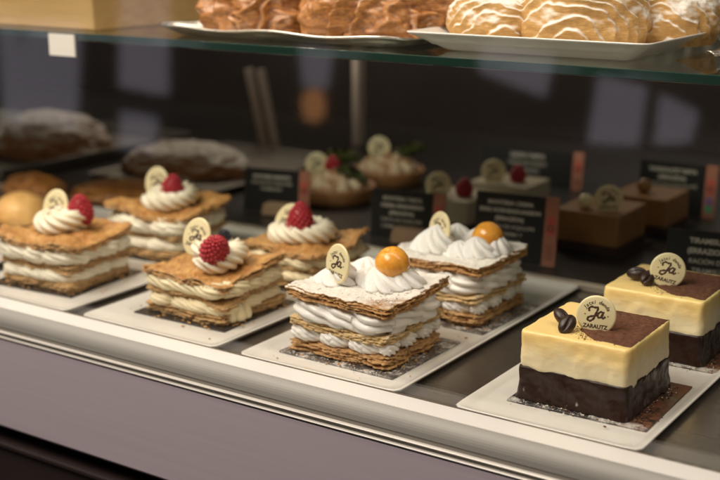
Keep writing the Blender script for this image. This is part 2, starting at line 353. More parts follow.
def spline(pts, n=10):
    P = [Vector(p) for p in pts]; P = [P[0]]+P+[P[-1]]; out = []
    for i in range(1, len(P)-2):
        for k in range(n):
            u = k/n; a, b_, c, d = P[i-1:i+3]
            out.append(.5*((2*b_)+(c-a)*u+(2*a-5*b_+4*c-d)*u*u+(3*b_-a-3*c+d)*u**3))
    out.append(P[-2]); return out
J1 = [(-3.6, 1.9), (-4.1, 3.2), (-2.8, 4.6), (-.6, 4.4), (.9, 4.6), (1.2, 3.6), (.2, .6), (-1.0, -2.6), (-2.9, -4.0), (-4.4, -3.2), (-3.8, -1.8), (-1.6, -.9), (.6, -.3), (1.6, .4)]
A1 = [(4.3, 1.7), (3.3, 2.2), (2.0, 1.4), (1.4, -.2), (1.9, -1.4), (3.0, -1.2), (4.0, .3), (4.7, 2.0), (4.2, .2), (4.1, -1.2), (4.9, -1.5), (6.0, -.4)]
def disc_lettering(parent, r, th):
    g = MB(); s = r/13.5*1000/1000; y = -th/2-.00005
    k = r/13.5
    for st, wd in ((J1, .68), (A1, .66)):
        pts = spline([((x+.25)*1.14*k, 0, (z+.3)*1.14*k) for x, z in st]); n = len(pts)
        rad = [k*wd*(.75+.45*abs(math.sin(i*.33+.7))) for i in range(n)]
        V, F = tube([(p.x-.9*k, y, p.z) for p in pts], rad, 6, .25); g.add(V, F)
    txt = 'Jatxi denda'
    for i, ch in enumerate(txt):
        if ch == ' ': continue
        a = R(58-i*11.6); V, F = text_geo(ch, .0036*k*1000 if k < .01 else .0036, .00006)
        V2 = []
        for v in V:
            x, z = v[0]+v[1]*.18, v[1]; ang = a
            px = -math.sin(ang)*(8.1*k+z)+x*math.cos(ang); pz = math.cos(ang)*(8.1*k+z)+x*math.sin(ang)
            V2.append((px, y+v[2]*.3, pz))
        g.add(V2, F)
    V, F = text_geo('ZARAUTZ', .0038*k*1000 if k < .01 else .0038, .00014)
    g.add([(v[0]*.95, y+v[2]*.3, v[1]-8.9*k) for v in V], F)
    for sx in (-7.6, 7.9):
        V, F = tube([(sx*k, y-.0001, .2*k), (sx*k, y+.0001, .2*k)], [.45*k]*2, 8); g.add(V, F)
    return mesh('lettering', g.V, g.F, M['ink'], parent, smooth=False, recalc=False)
def disc(parent, loc, rot, r=.0135, th=.0022, oval=1.0, letter=True):
    n = 64; V = []; prof = [(0, -th/2), (.90, -th/2), (.97, -th*.42), (1, -th*.15), (1, th*.15), (.97, th*.42), (.90, th/2), (0, th/2)]
    V = []
    for q, y in prof:
        for j in range(n):
            a = 2*math.pi*j/n; V.append((r*oval*q*math.cos(a), y, r*q*math.sin(a)))
    F = grid_faces(len(prof), n)
    o = mesh('chocolate_disc', V, F, M['choc_disc'], parent, loc=loc, rot=rot)
    if letter: disc_lettering(o, r*min(1, oval), th)
    return o

# ------------------------------------------------------------------ food shapes
def slab(name, parent, wd, dp, t, z, mat, seed, warp=.0015, rough=1.0, off=(0, 0), rz=0, corner=None, sag=0, rad=.004, flake=1.0, relief=1.0, sheets=None):
    """a rectangle of puff pastry made of thin ragged sheets, its base at height z"""
    hw, hd = wd/2, dp/2; rng = random.Random(seed); g = MB(); NS = sheets or max(4, int(round(t/.0015)))
    def W(x, y):
        e = warp*2.0*nz(x*24+seed*3.1, y*24, seed*.7)+warp*.6*nz(x*75+seed, y*75, seed)
        if corner:
            for (cx, cy, a) in corner:
                d = max(0, 1-math.hypot(x-cx*hw, y-cy*hd)/(.9*hw)); e += a*d*d*(3-2*d)
        return e
    L = 2*(wd+dp); N = 360
    for q in range(NS):
        top = q == NS-1; sp = t/NS; zc = sp*(q+.5); th = sp*(1.0 if not top else 1.05); sq = seed*1.7+q*5.3
        shr = rng.uniform(-.0005, .0012)*rough+(.0006 if q in (0,) else 0); per = []
        for i in range(N):
            u = i/N*L
            if u < wd: p = (-hw+u, -hd)
            elif u < wd+dp: p = (hw, -hd+u-wd)
            elif u < 2*wd+dp: p = (hw-(u-wd-dp), hd)
            else: p = (-hw, hd-(u-2*wd-dp))
            x = max(-hw+rad, min(hw-rad, p[0])); y = max(-hd+rad, min(hd-rad, p[1])); dx, dy = p[0]-x, p[1]-y; l = math.hypot(dx, dy)
            n = (dx/l, dy/l); X, Y = x+n[0]*rad, y+n[1]*rad
            o = (.0030*nz(X*38+seed, Y*38, seed)+.0016*nz(X*110, Y*110, sq)+.0011*nz(X*420, Y*420, sq)+.0006*nz(X*1100, Y*1100, sq))*rough
            c_ = nz(X*150+9, Y*150, sq*1.3)
            if c_ > .30: o -= (c_-.30)*.008*flake
            per.append((X+n[0]*(o-shr), Y+n[1]*(o-shr)))
        wob = lambda X, Y: (.0006*nz(X*95, Y*95, sq)+.0004*nz(X*330, Y*330, sq))*min(1.5, rough)
        ed = lambda X, Y: .35+.65*min(1, max(abs(X)/hw, abs(Y)/hd)**6)
        rings = []
        ins = [.75, .97, .993, 1.0, .993, .975, .95]; zz_ = [-.5, -.5, -.40, -.05, .36, .48, .5]
        ins += [.93-.93*j/(26 if top else 3) for j in range(26 if top else 2)]; zz_ += [.5]*(26 if top else 2)
        V = []
        for s_, zf in zip(ins, zz_):
            for (x, y) in per:
                X, Y = x*s_, y*s_; k = wob(x, y)*ed(X, Y) if s_ > .9 else wob(X, Y)*.5
                h_ = zc+th*zf*(1 if not top else 1)+W(X, Y)+k
                if top and zf > .3: h_ += relief*(.0009*fbm(X*110, Y*110, seed)-.0010*abs(nz(X*150+nz(X*60, Y*60)*1.5, Y*150, seed+3))+.0006*nz(X*480, Y*480, seed))*min(1, (1-s_)*14+.3)
                V.append((X, Y, h_))
        F = grid_faces(len(ins), N)+[tuple(range(N)), tuple(range(len(V)-1, len(V)-N-1, -1))]
        g.add(V, F)
    return mesh(name, g.V, g.F, mat, parent, loc=(off[0], off[1], z), rot=(0, 0, rz), recalc=True)
def ropegeo(path, rads, lobes=7, depth=.24, twist=0.0, squash=1.0, n=70, seed=0):
    P = [Vector(p) for p in path]; V = []; acc = 0
    for i, p in enumerate(P):
        if i: acc += (P[i]-P[i-1]).length
        tg = (P[min(i+1, len(P)-1)]-P[max(i-1, 0)]).normalized()
        up = Vector((0, 0, 1)); a = tg.cross(up)
        if a.length < .05: a = Vector((1, 0, 0))
        a.normalize(); b_ = a.cross(tg).normalized()
        for j in range(n):
            th = 2*math.pi*j/n
            f = 1-depth*(1-abs(math.cos(lobes*(th+twist*acc*100)/2)))-.018*abs(math.cos(lobes*1.5*(th+twist*acc*100)))
            f *= 1+.05*nz(p.x*150+math.cos(th), p.y*150+math.sin(th), seed)
            V.append(p+a*math.cos(th)*rads[i]*f+b_*math.sin(th)*rads[i]*f*squash)
    F = grid_faces(len(P), n); F += [tuple(range(n)), tuple(range(len(V)-1, len(V)-n-1, -1))]
    return V, F
def dollopgeo(c, Rr, H, lobes=8, twist=1.2, depth=.2, lean=(0, 0), seed=0, n=140, m=44):
    V = []
    for i in range(m):
        v = i/(m-1); pr = (1-v**1.5)**.75*(.80+.20*min(1, v/.18)) if v < 1 else 0
        pr = max(pr, .05*(1-v)+.002)
        for j in range(n):
            th = 2*math.pi*j/n
            f = 1-depth*(1-abs(math.cos(lobes*(th+twist*v)/2))**.8)*(1-.15*v)-.02*abs(math.cos(lobes*1.5*(th+twist*v)))
            f *= 1+.08*nz(math.cos(th)*1.5+seed, math.sin(th)*1.5, v*2+seed)
            r = Rr*pr*f
            V.append((c[0]+r*math.cos(th)+lean[0]*v*v, c[1]+r*math.sin(th)+lean[1]*v*v, c[2]+H*v))
    F = grid_faces(m, n); F += [tuple(range(n)), tuple(range(len(V)-1, len(V)-n-1, -1))]; return V, F
def rosettegeo(c, R0, H, turns=1.6, lobes=8, depth=.26, twist=1.0, start=0.0, seed=0):
    n = 120; P = []; Rd = []; rr0 = .0108
    for i in range(n):
        u = i/(n-1); a = start+u*turns*2*math.pi; rr = (R0-rr0)*(1-u)**.75+.001; q = rr0*(1-.35*u)*min(1, .45+u*9)
        if u > .92: q *= max(.08, (1-u)/.08)
        q *= 1+.10*math.sin(a*2.0+seed)
        P.append((c[0]+rr*math.cos(a), c[1]+rr*math.sin(a)*.92, c[2]+rr0*.8+(H-rr0)*u**1.1+.0012*math.sin(a*1.5+seed))); Rd.append(q)
    return ropegeo(P, Rd, lobes, depth, twist, 1.0, 110, seed)
def join(*gs):
    g = MB()
    for V, F in gs: g.add(V, F)
    return g
def shells(parent, name, mat, wd, dp, z0, z1, seed, nx=3, ny=3, inset=.004, lobes=7, depth=.25, slant=.6, twist=.8, bulge=1.0):
    """piped shells along the four sides of a filling layer, and a core inside"""
    rng = random.Random(seed); g = MB(); h = (z1-z0); zc = (z0+z1)/2; r = h/2*1.14
    hw, hd = wd/2-inset, dp/2-inset
    sides = [((-hw, -hd), (hw, -hd), nx), ((hw, -hd), (hw, hd), ny), ((hw, hd), (-hw, hd), nx), ((-hw, hd), (-hw, -hd), ny)]
    for (a, b_, k) in sides:
        A = Vector((*a, 0)); B = Vector((*b_, 0)); d = (B-A).normalized(); nrm = Vector((d.y, -d.x, 0)); Ls = (B-A).length/k
        for i in range(k):
            p0 = A+d*(Ls*(i-.10)); p1 = A+d*(Ls*(i+1.12)); path = []; rad = []
            for q in range(26):
                u = q/25
                p = p0.lerp(p1, u)+nrm*(r*.15-.006*u*slant+rng.uniform(-.0002, .0002)); p.z = zc+.0016*slant*(.5-u)*2*.5
                path.append(p); rad.append(r*bulge*(math.sin(math.pi*min(1, (u*1.0+.10)))**.55*(1.1-.25*u)+.05))
            V, F = ropegeo(path, rad, lobes, depth, twist, 1/bulge if bulge > 1 else 1, 56, seed+i); g.add(V, F)
    g.box((0, 0, zc), (2*hw-.004, 2*hd-.004, h*.9))
    return g.obj(name, mat, parent)
def ribbon(parent, name, mat, wd, dp, z0, z1, seed, inset=.004, lobes=6, depth=.2, twist=.15, amp=.0012, bulge=1.25, rn=.010):
    """one piped rope running round the edge of a filling layer"""
    h = z1-z0; zc = (z0+z1)/2; hw, hd = wd/2-inset, dp/2-inset; P = []; Rd = []; N = 190
    L = 4*(hw+hd)
    for i in range(N+1):
        s = (i/N*L) % L
        if s < 2*hw: p = (-hw+s, -hd)
        elif s < 2*hw+2*hd: p = (hw, -hd+s-2*hw)
        elif s < 4*hw+2*hd: p = (hw-(s-2*hw-2*hd), hd)
        else: p = (-hw, hd-(s-4*hw-2*hd))
        x = max(-hw+rn, min(hw-rn, p[0])); y = max(-hd+rn, min(hd-rn, p[1])); dx, dy = p[0]-x, p[1]-y; l = math.hypot(dx, dy)
        o = amp*nz(s*70, seed)*2
        q = (x+dx/l*(rn+o), y+dy/l*(rn+o)); P.append((q[0], q[1], zc+.0006*nz(s*90, seed+5))); Rd.append(h/2*1.12*bulge*(1+.16*nz(s*110, seed+2)-.10*abs(math.sin(s*85+seed))**6))
    V, F = ropegeo(P, Rd, lobes, depth, twist, 1/bulge, 60, seed)
    g = MB().add(V, F); g.box((0, 0, zc), (2*hw-.006, 2*hd-.006, h*.85)); return g.obj(name, mat, parent)
def berrygeo(r, h, k, dr, tip=.55):
    V, F = [], []; g = MB()
    bm = bmesh.new(); bmesh.ops.create_icosphere(bm, subdivisions=3, radius=1)
    ico = ([v.co.copy() for v in bm.verts], [tuple(v.index for v in f.verts) for f in bm.faces]); bm.free()
    bm = bmesh.new(); bmesh.ops.create_icosphere(bm, subdivisions=2, radius=1)
    ic2 = ([v.co.copy() for v in bm.verts], [tuple(v.index for v in f.verts) for f in bm.faces]); bm.free()
    def shp(p):
        u = (p.z+1)/2; f = 1-(1-tip)*u**1.6; return Vector((p.x*r*f, p.y*r*f, p.z*h/2))
    g.add([shp(v)*.93 for v in ico[0]], ico[1])
    for i in range(k):
        z = 1-2*(i+.5)/k; a = i*2.399963; q = math.sqrt(1-z*z); c = shp(Vector((q*math.cos(a), q*math.sin(a), z)))
        d = dr*(.9+.2*random.random())*(1-.2*(z+1)/2); g.add([c*.95+v*d for v in ic2[0]], ic2[1])
    return g
def raspberry(parent, loc, rot, r=.0125, h=.029, name='raspberry'):
    return berrygeo(r*.96, h*.96, 135, .0018).obj(name, M['rasp'], parent, loc=loc, rot=rot)
def blackberry(parent, loc, r=.0055):
    return berrygeo(r, r*2.1, 34, .0019, .8).obj('blackberry', M['blackberry'], parent, loc=loc, rot=(.4, .2, 0))
def board(parent, wd, dp, mat, z=0, off=(0, 0), rz=0):
    return MB().box((0, 0, .0006), (wd, dp, .0012)).obj('cake_board', mat, parent, loc=(off[0], off[1], z), rot=(0, 0, rz), smooth=False, bevel=.0003)
def crumbs(parent, name, mat, pts, smin, smax, seed, clusters=None):
    rng = random.Random(seed); g = MB()
    bm = bmesh.new(); bmesh.ops.create_icosphere(bm, subdivisions=1, radius=1)
    ic = ([v.co.copy() for v in bm.verts], [tuple(v.index for v in f.verts) for f in bm.faces]); bm.free()
    for (x, y, z) in pts:
        s = smin+(smax-smin)*rng.random()**3; sc = Vector((s*rng.uniform(.6, 1.5), s*rng.uniform(.6, 1.5), s*rng.uniform(.4, .9)))
        g.add([Vector((x+v.x*sc.x*(1+rng.uniform(-.3, .3)), y+v.y*sc.y*(1+rng.uniform(-.3, .3)), z+v.z*sc.z)) for v in ic[0]], ic[1])
    return tag(g.obj(name, mat, parent, smooth=False), kind='stuff')
def rim_points(wd, dp, n, spread, z, seed, sides=(0, 1, 3)):
    rng = random.Random(seed); P = []
    for _ in range(n):
        s = rng.choice(sides); u = rng.uniform(-.5, .5); o = abs(rng.gauss(0, spread))
        if s == 0: P.append((u*wd, -dp/2-o, z))
        elif s == 1: P.append((wd/2+o, u*dp, z))
        elif s == 2: P.append((u*wd, dp/2+o, z))
        else: P.append((-wd/2-o, u*dp, z))
    return P

# ------------------------------------------------------------------ plates
def plate(name, x0, x1, y0, y1, h=.0052, rimw=.009, z=0.0, flare=.0030, floor_h=.0018, **k):
    o = empty(name, ((x0+x1)/2, (y0+y1)/2, z), **k) if False else None
    hw, hd = (x1-x0)/2, (y1-y0)/2; N = 120; rings = []
    def ring(ins, zz, rad):
        R_ = []
        a, b_ = hw-ins, hd-ins; L = 4*(a+b_)
        for i in range(N):
            s = (i+.5)/N*L
            if s < 2*a: p = (-a+s, -b_)
            elif s < 2*a+2*b_: p = (a, -b_+s-2*a)
            elif s < 4*a+2*b_: p = (a-(s-2*a-2*b_), b_)
            else: p = (-a, b_-(s-4*a-2*b_))
            x = max(-a+rad, min(a-rad, p[0])); y = max(-b_+rad, min(b_-rad, p[1])); dx, dy = p[0]-x, p[1]-y; l = math.hypot(dx, dy)
            R_.append((x+dx/l*rad, y+dy/l*rad, zz))
        return R_
    R0 = .006
    spec = [(flare+.03, .0, .004), (flare+.004, .0, R0), (flare, .001, R0), (.0012, h-.0018, R0), (.0, h-.0008, R0), (.0006, h, R0), (.0022, h-.0003, R0),
            (rimw*.7, floor_h+.0012, R0*.9), (rimw, floor_h, R0*.8), (rimw+.004, floor_h-.0002, R0*.8), (rimw+.03, floor_h-.0002, .004)]
    V = []
    for s in spec: V += ring(*s)
    F = grid_faces(len(spec), N)+[tuple(range(N)), tuple(range(len(V)-1, len(V)-N-1, -1))]
    o = mesh(name, V, F, M['plate'], loc=((x0+x1)/2, (y0+y1)/2, z)); return tag(o, **k)
GP = 'white rectangular plates in the case'
FZ = -.0032; KS = 1.006
plate('serving_plate', -.858, -.722, .6440, .945, z=-.0050, label='white rectangular plate at far left under a raspberry millefeuille pair', cat='plate', group=GP)
plate('serving_plate', -.704, -.563, .6440, .945, z=-.0050, label='white plate second from left, under raspberry slice with the custard drip', cat='plate', group=GP)
plate('serving_plate', -.541, -.403, .6440, .945, z=-.0050, label='white plate under the two sugar dusted millefeuille slices', cat='plate', group=GP)
plate('serving_plate', -.3605, -.2325, .6440, .945, z=-.0050, label='white plate under the two chocolate and cream tiramisu slices', cat='plate', group=GP)
plate('serving_plate', -1.075, -.885, .70, .93, z=-.0050, label='white plate edge at left under the round golden buns', cat='plate')

# ------------------------------------------------------------------ raspberry millefeuille
GR = 'raspberry topped millefeuille slices'
def rasp_cake(x, y, rz, label, seed, lv, dz, rasp, bb, warp=.0016, wd=.084, dp=.082, toff=(0, 0), ros=(0, 0, .027, .017), corner=None, drip=False, cust='custard', drop=.001, fw=.015):
    c = empty('raspberry_millefeuille', (x*KS, y*KS, FZ), rz, label=label, cat='pastry', group=GR)
    board(c, .094, .094, M['card'], 0, (-.002, .001), .02)
    z = .0013
    slab('pastry_layer', c, wd*.97, dp*.97, lv[0], z, M['past_mid'], seed+1, .0004, 1.3)
    ribbon(c, 'cream_layer', M[cust], wd*.95, dp*.95, z+lv[0]-.001, z+lv[1]+.001, seed+2, .004, 9, .24, .7, .0022, 1.25)
    slab('pastry_layer', c, wd*1.0, dp*1.0, lv[2]-lv[1], z+lv[1], M['past_mid'], seed+3, warp, 1.2, corner=corner)
    ribbon(c, 'cream_layer', M[cust], wd*.96, dp*.96, z+lv[2]-.001, z+lv[3]+.0015, seed+4, .003, 9, .24, .6, .0025, 1.2)
    slab('pastry_layer', c, wd*1.06, dp*1.06, lv[4]-lv[3], z+lv[3], M['past_gold'], seed+5, warp*2.0, 1.6, off=toff, rad=.010, corner=(corner or [])+[(-1, -1, .003), (1, 1, .005), (1, -1, -.0025), (-1, 1, .003)], relief=1.5)
    zt = z+lv[4]
    V, F = rosettegeo((ros[0], ros[1], zt-.0025), ros[2]*1.16, .0200, 1.45, 6, .44, 1.15, seed*1.3, seed)
    n_ = len(V); V2, F2 = dollopgeo((ros[0]+.001, ros[1], zt-.001), ros[2]*.74, .0205, 7, 2.2, .36, (.002, 0), seed)
    V = list(V)+list(V2); F = F+[tuple(i+n_ for i in f) for f in F2]
    mesh('cream_rosette', V, F, M['chantilly'], c)
    disc(c, (dz[0], dz[1]-fw*.4, zt+dz[2]+.0055-drop), dz[3], r=.0160, oval=.80)
    raspberry(c, (rasp[0], rasp[1]-fw, zt+rasp[2]+.004-drop), rasp[3], .0138, .0315)
    if bb: blackberry(c, (bb[0], bb[1], zt+bb[2]+.002-drop))
    if drip:
        g = MB()
        for (px, py, rr) in ((.040, -.020, .007), (.041, -.012, .0055), (.039, -.027, .005)):
            g.add(*dollopgeo((px, py, .003), rr, .017, 3, .3, .05, (-.003, .002), px*99, 40, 14))
        g.obj('custard_drip', M['custard'], c)
    crumbs(c, 'crumbs', M['crumb'], rim_points(wd, dp, 70, .004, .0016, seed)+rim_points(wd+.012, dp+.012, 16, .010, .0006, seed+3), .0004, .0014, seed)
    return c
rasp_cake(-.795, .716, R(4), 'raspberry millefeuille at far left, its oval disc before a dark berry', 11, (.0085, .0175, .0245, .0375, .0435), (-.014, .006, .0155, (R(-14), R(8), R(8))), (.010, .013, .0155, (R(6), R(6), 0)), (.001, .018, .023), toff=(.003, -.001), ros=(-.001, .002, .028, .016), cust='chantilly', drop=.003, fw=.003)
rasp_cake(-.627, .722, R(0), 'raspberry millefeuille with tilted raspberry, black berry and custard dripping at its corner', 23, (.0080, .0165, .0225, .0325, .0385), (-.010, -.004, .0170, (R(-16), R(12), R(4))), (.017, -.004, .0140, (R(28), R(38), R(10))), (.002, .010, .018), toff=(-.002, .0), ros=(.001, -.001, .029, .015), drip=True, corner=[(1, -1, -.003)])
rasp_cake(-.790, .842, R(3), 'raspberry millefeuille behind, tall swirl of cream and round disc before its raspberry', 37, (.0085, .0185, .0250, .0380, .0440), (-.007, .001, .0160, (R(-14), R(-4), R(12))), (.010, .012, .0130, (R(4), R(10), 0)), None, toff=(.002, 0), ros=(.002, .002, .030, .018), cust='chantilly')
rasp_cake(-.620, .836, R(-2), 'raspberry millefeuille with upright raspberry between the cream swirl and leaning oval disc', 51, (.0070, .0150, .0205, .0290, .0345), (-.010, -.006, .0135, (R(-22), R(26), R(-8))), (.005, .002, .0185, (R(-2), R(0), 0)), None, toff=(0, -.002), ros=(0, 0, .031, .014), corner=[(1, -1, .003), (1, 1, .004)])

# ------------------------------------------------------------------ sugar dusted millefeuille
GS = 'sugar dusted millefeuille slices'
def physalis(parent, loc, r=.0128):
    V = []; n, m = 48, 30
    for i in range(m):
        ph = math.pi*i/(m-1)
        for j in range(n):
            th = 2*math.pi*j/n; rr = r*math.sin(ph)*(1+.014*math.cos(5*th)+.03*nz(math.cos(th), math.sin(th), ph)); V.append((rr*math.cos(th), rr*math.sin(th), r*(.97*math.cos(ph)-.16*math.exp(-(ph/.20)**2))))
    return mesh('physalis_berry', V, grid_faces(m, n), M['physalis'], parent, loc=loc, rot=(R(20), R(-12), 0))
def sugar_cake(x, y, rz, label, seed, dz, ph, dol, hgt=1.0):
    c = empty('sugar_dusted_millefeuille', (x*KS, y*KS, FZ), rz, label=label, cat='pastry', group=GS)
    board(c, .100, .094, M['card_sugar'], 0, (.003, .001), R(-1))
    wd, dp = .086, .080; z = .0013
    slab('pastry_layer', c, wd, dp, .0095, z, M['past_base'], seed+1, .0005, 1.5)
    shells(c, 'cream_layer', M['whip'], wd*.93, dp*.90, z+.0085, z+.0200, seed+2, 3, 3, .001, 8, .30, 1.2, .9, 1.05)
    slab('pastry_layer', c, wd*1.01, dp*1.01, .0060, z+.0180, M['past_blond'], seed+3, .0009, 1.3, off=(.000, -.001), corner=[(-1, -1, .003), (1, 1, .003)])
    ribbon(c, 'cream_layer', M['whip'], wd*.97, dp*.95, z+.0228, z+.0436, seed+4, .006, 8, .34, .32, .0022, 1.02, .012)
    slab('pastry_layer', c, wd*1.04, dp*1.06, .0082, z+.0415, M['past_sugar'], seed+5, .0009, 1.3, off=(.001, .0), rad=.003, corner=[(1, 1, .002), (1, -1, -.001)], relief=.7)
    zt = z+.0415+.0074
    rng0 = random.Random(seed+2)
    for i, (dx, dy, rr, hh, lb, tw, lean) in enumerate(dol):
        V, F = dollopgeo((dx, dy, zt-.001), rr*1.04, hh*1.02, lb+1, tw, .36, (lean[0]+rng0.uniform(-.004, .004), lean[1]+rng0.uniform(-.004, .004)), seed+i*3)
        mesh('meringue_dollop', V, F, M['meringue'], c)
    disc(c, (dz[0], dz[1], zt+dz[2]), dz[3], r=.0150, oval=.86)
    physalis(c, (ph[0], ph[1], zt+ph[2]))
    rng = random.Random(seed)
    pts = [(rng.uniform(-.040, .043), rng.uniform(-.040, .041), zt+.0008) for _ in range(900)]
    crumbs(c, 'sugar_grains', M['crumb_sugar'], pts, .0002, .0012, seed)
    crumbs(c, 'crumbs', M['crumb'], rim_points(wd, dp, 60, .0035, .0016, seed)+rim_points(wd+.016, dp+.012, 18, .009, .0006, seed+3), .0004, .0013, seed)
    crumbs(c, 'fallen_sugar', M['crumb_sugar'], rim_points(wd, dp, 200, .006, .0014, seed+1), .0002, .0007, seed)
    return c
sugar_cake(-.4715, .7105, R(0), 'sugar dusted millefeuille nearest, orange physalis between meringue peaks, in sharp focus', 61,
           (-.0125, -.0190, .0170, (R(-6), R(6), R(-16))), (.0185, .006, .0165),
           [(-.019, -.010, .0200, .0170, 5, 1.8, (.006, .003)), (-.002, .000, .0160, .0130, 6, 1.2, (0, 0)), (.018, -.004, .0185, .0150, 7, .9, (-.006, 0)), (.028, .010, .0165, .0175, 6, 1.1, (-.003, 0)), (.010, .018, .0185, .018, 6, .8, (0, 0)), (-.014, .018, .018, .015, 6, 1., (0, 0))])
sugar_cake(-.4640, .8300, R(-1), 'sugar dusted millefeuille behind, physalis half sunk in a heap of meringue', 83,
           (-.0110, -.0080, .0170, (R(-8), R(4), R(-20))), (.0235, .010, .0120),
           [(-.013, -.013, .0210, .0220, 8, 1.3, (.003, .002)), (.012, -.012, .0170, .0120, 7, 1.0, (0, 0)), (.024, -.006, .0180, .0165, 7, 1.0, (0, 0)), (.030, .008, .0165, .0170, 7, .7, (0, 0)), (.014, .016, .0200, .0200, 8, -1.0, (0, 0)), (-.010, .016, .019, .018, 8, 1., (0, 0))])

# ------------------------------------------------------------------ tiramisu slices
GT = 'tiramisu slices'
def softbox(name, parent, wd, dp, z0, z1, mat, seed, rad=.004, amp=.0007, edge=0.0, taper=0.0, wav=None, wavtop=None, fr=60):
    N = 260; K = 26; V = []; hw, hd = wd/2, dp/2
    per = []; L = 2*(wd+dp)
    for i in range(N):
        s = (i+.5)/N*L
        if s < wd: p = (-hw+s, -hd)
        elif s < wd+dp: p = (hw, -hd+s-wd)
        elif s < 2*wd+dp: p = (hw-(s-wd-dp), hd)
        else: p = (-hw, hd-(s-2*wd-dp))
        x = max(-hw+rad, min(hw-rad, p[0])); y = max(-hd+rad, min(hd-rad, p[1])); dx, dy = p[0]-x, p[1]-y; l = math.hypot(dx, dy)
        per.append((x+dx/l*rad, y+dy/l*rad, dx/l, dy/l))
    for j in range(1, 5):
        for (x, y, a, b_) in per: V.append((x*j/5, y*j/5, z0+(wav(x, y)*(j/5)**3 if wav else 0)))
    for k in range(K):
        u = k/(K-1)
        for (x, y, a, b_) in per:
            zb = z0+(wav(x, y) if wav else 0); zt = z1+(wavtop(x, y) if wavtop else 0)
            o = amp*fbm(x*fr+seed, y*fr, (z0+(z1-z0)*u)*fr, 3)-edge*(max(0, (u-.86)/.14)**2)-edge*.3*(max(0, (.08-u)/.08)**2)+taper*(1-u)**3
            V.append((x+a*o, y+b_*o, zb+(zt-zb)*(u if u < .86 else .86+.14*math.sin((u-.86)/.14*math.pi/2))))
    for j in range(1, 24):
        s = 1-j/24
        for (x, y, a, b_) in per:
            zt = z1+(wavtop(x, y)*s if wavtop else 0)
            V.append(((x-a*edge)*s, (y-b_*edge)*s, zt+.0004*fbm(x*s*50, y*s*50, seed)*min(1, j/4)))
    F = grid_faces(len(V)//N, N); n0 = len(V); V.append((0, 0, z0)); V.append((0, 0, z1))
    F += [(n0, (j+1) % N, j) for j in range(N)]+[(n0+1, n0-N+j, n0-N+(j+1) % N) for j in range(N)]
    return mesh(name, V, F, mat, parent)
def bean(parent, loc, rot, L=.0075):
    V = []; n, m = 40, 24
    for i in range(m):
        ph = math.pi*i/(m-1)
        for j in range(n):
            th = 2*math.pi*j/n; x = L*math.cos(ph); y = L*.70*math.sin(ph)*math.cos(th); zz = L*.55*math.sin(ph)*math.sin(th)
            if zz > 0:
                g = math.exp(-((y-.0006*math.sin(x/L*3))/(L*.10))**2); zz *= 1-.55*g
            V.append((x, y, zz))
    return mesh('coffee_bean', V, grid_faces(m, n), M['bean'], parent, loc=loc, rot=rot)
def tiramisu(x, y, rz, label, seed, dz, beans):
    c = empty('tiramisu_slice', (x*KS, y*KS, FZ), rz, label=label, cat='cake', group=GT)
    board(c, .096, .090, M['card_cocoa'], 0, (.005, 0), R(1))
    wd, dp = .076, .077
    wv = lambda X, Y: .0020*nz(X*70+seed, Y*70, 1)+.0008*nz(X*200, Y*200, seed)-.0016*X/.04
    softbox('chocolate_sponge', c, wd+.001, dp+.001, .0013, .0250, M['sponge'], seed, .004, .0011, .0008, .0022, fr=70, wavtop=lambda X, Y: -.0012)
    softbox('mascarpone_layer', c, wd, dp, .0225, .0485, M['mascarpone'], seed+3, .0042, .0012, .0016, 0, wav=wv, fr=60)
    # cocoa dusting over the rear right of the top
    g = MB(); n, m = 44, 44; V = []
    for i in range(n):
        v = i/(n-1); Y = -dp/2+.0065+(dp-.0085)*v
        xl = -.004+.016*max(0, 1-v*4.5)-.008*v+.0015*nz(Y*200, seed)
        if v < .0: pass
        for j in range(m):
            u = j/(m-1); xr = wd/2-.0016+.0004*nz(Y*400, seed+9); X = xl+(xr-xl)*u
            e = min(u, 1-u, v, 1-v)*12
            V.append((X, Y+.0012*nz(X*220, seed)*(1 if i in (0, n-1) else .3), .0484+.0016*min(1, e)*(.75+.5*fbm(X*260, Y*260, seed))))
    nn = len(V); V += [(a, b_, .0475) for a, b_, _ in V]
    F = grid_faces(n, m, False); F += [tuple(i+nn for i in f) for f in grid_faces(n, m, False)]
    bd = [j for j in range(m)]+[i*m+m-1 for i in range(1, n)]+[(n-1)*m+j for j in range(m-2, -1, -1)]+[i*m for i in range(n-2, 0, -1)]
    F += [(bd[i], bd[(i+1) % len(bd)], bd[(i+1) % len(bd)]+nn, bd[i]+nn) for i in range(len(bd))]
    mesh('cocoa_dusting', V, F, M['cocoa'], c)
    rng = random.Random(seed)
    crumbs(c, 'cocoa_grains', M['cocoa'], [(rng.uniform(-.002, .037), rng.uniform(-.0365, .036), .0488) for _ in range(300)]+[(rng.gauss(-.006, .004)+.012*max(0, 1-(q_/500)*4.5), -dp/2+.006+(dp-.012)*q_/500, .0487) for q_ in range(500)], .00012, .00045, seed)
    disc(c, dz[0], dz[1], r=.0130, oval=1.0)
    for l, r_ in beans: bean(c, l, r_)
    crumbs(c, 'fallen_sugar', M['crumb_sugar'], rim_points(wd, dp, 420, .0040, .0014, seed, (0, 0, 0, 1)), .00012, .0006, seed)
    crumbs(c, 'chocolate_crumbs', M['cocoa'], rim_points(wd, dp, 150, .006, .0015, seed, (1, 1, 0)), .0003, .0009, seed)
    return c
tiramisu(-.2945, .7195, 0, 'tiramisu slice nearest the rail, round disc upright behind two coffee beans', 5,
         ((.0040, -.0120, .0590), (R(-7), R(2), R(14))), [((-.0190, -.0150, .0545), (R(25), R(-30), R(150))), ((-.0105, -.0250, .0535), (R(38), R(-38), R(72)))])
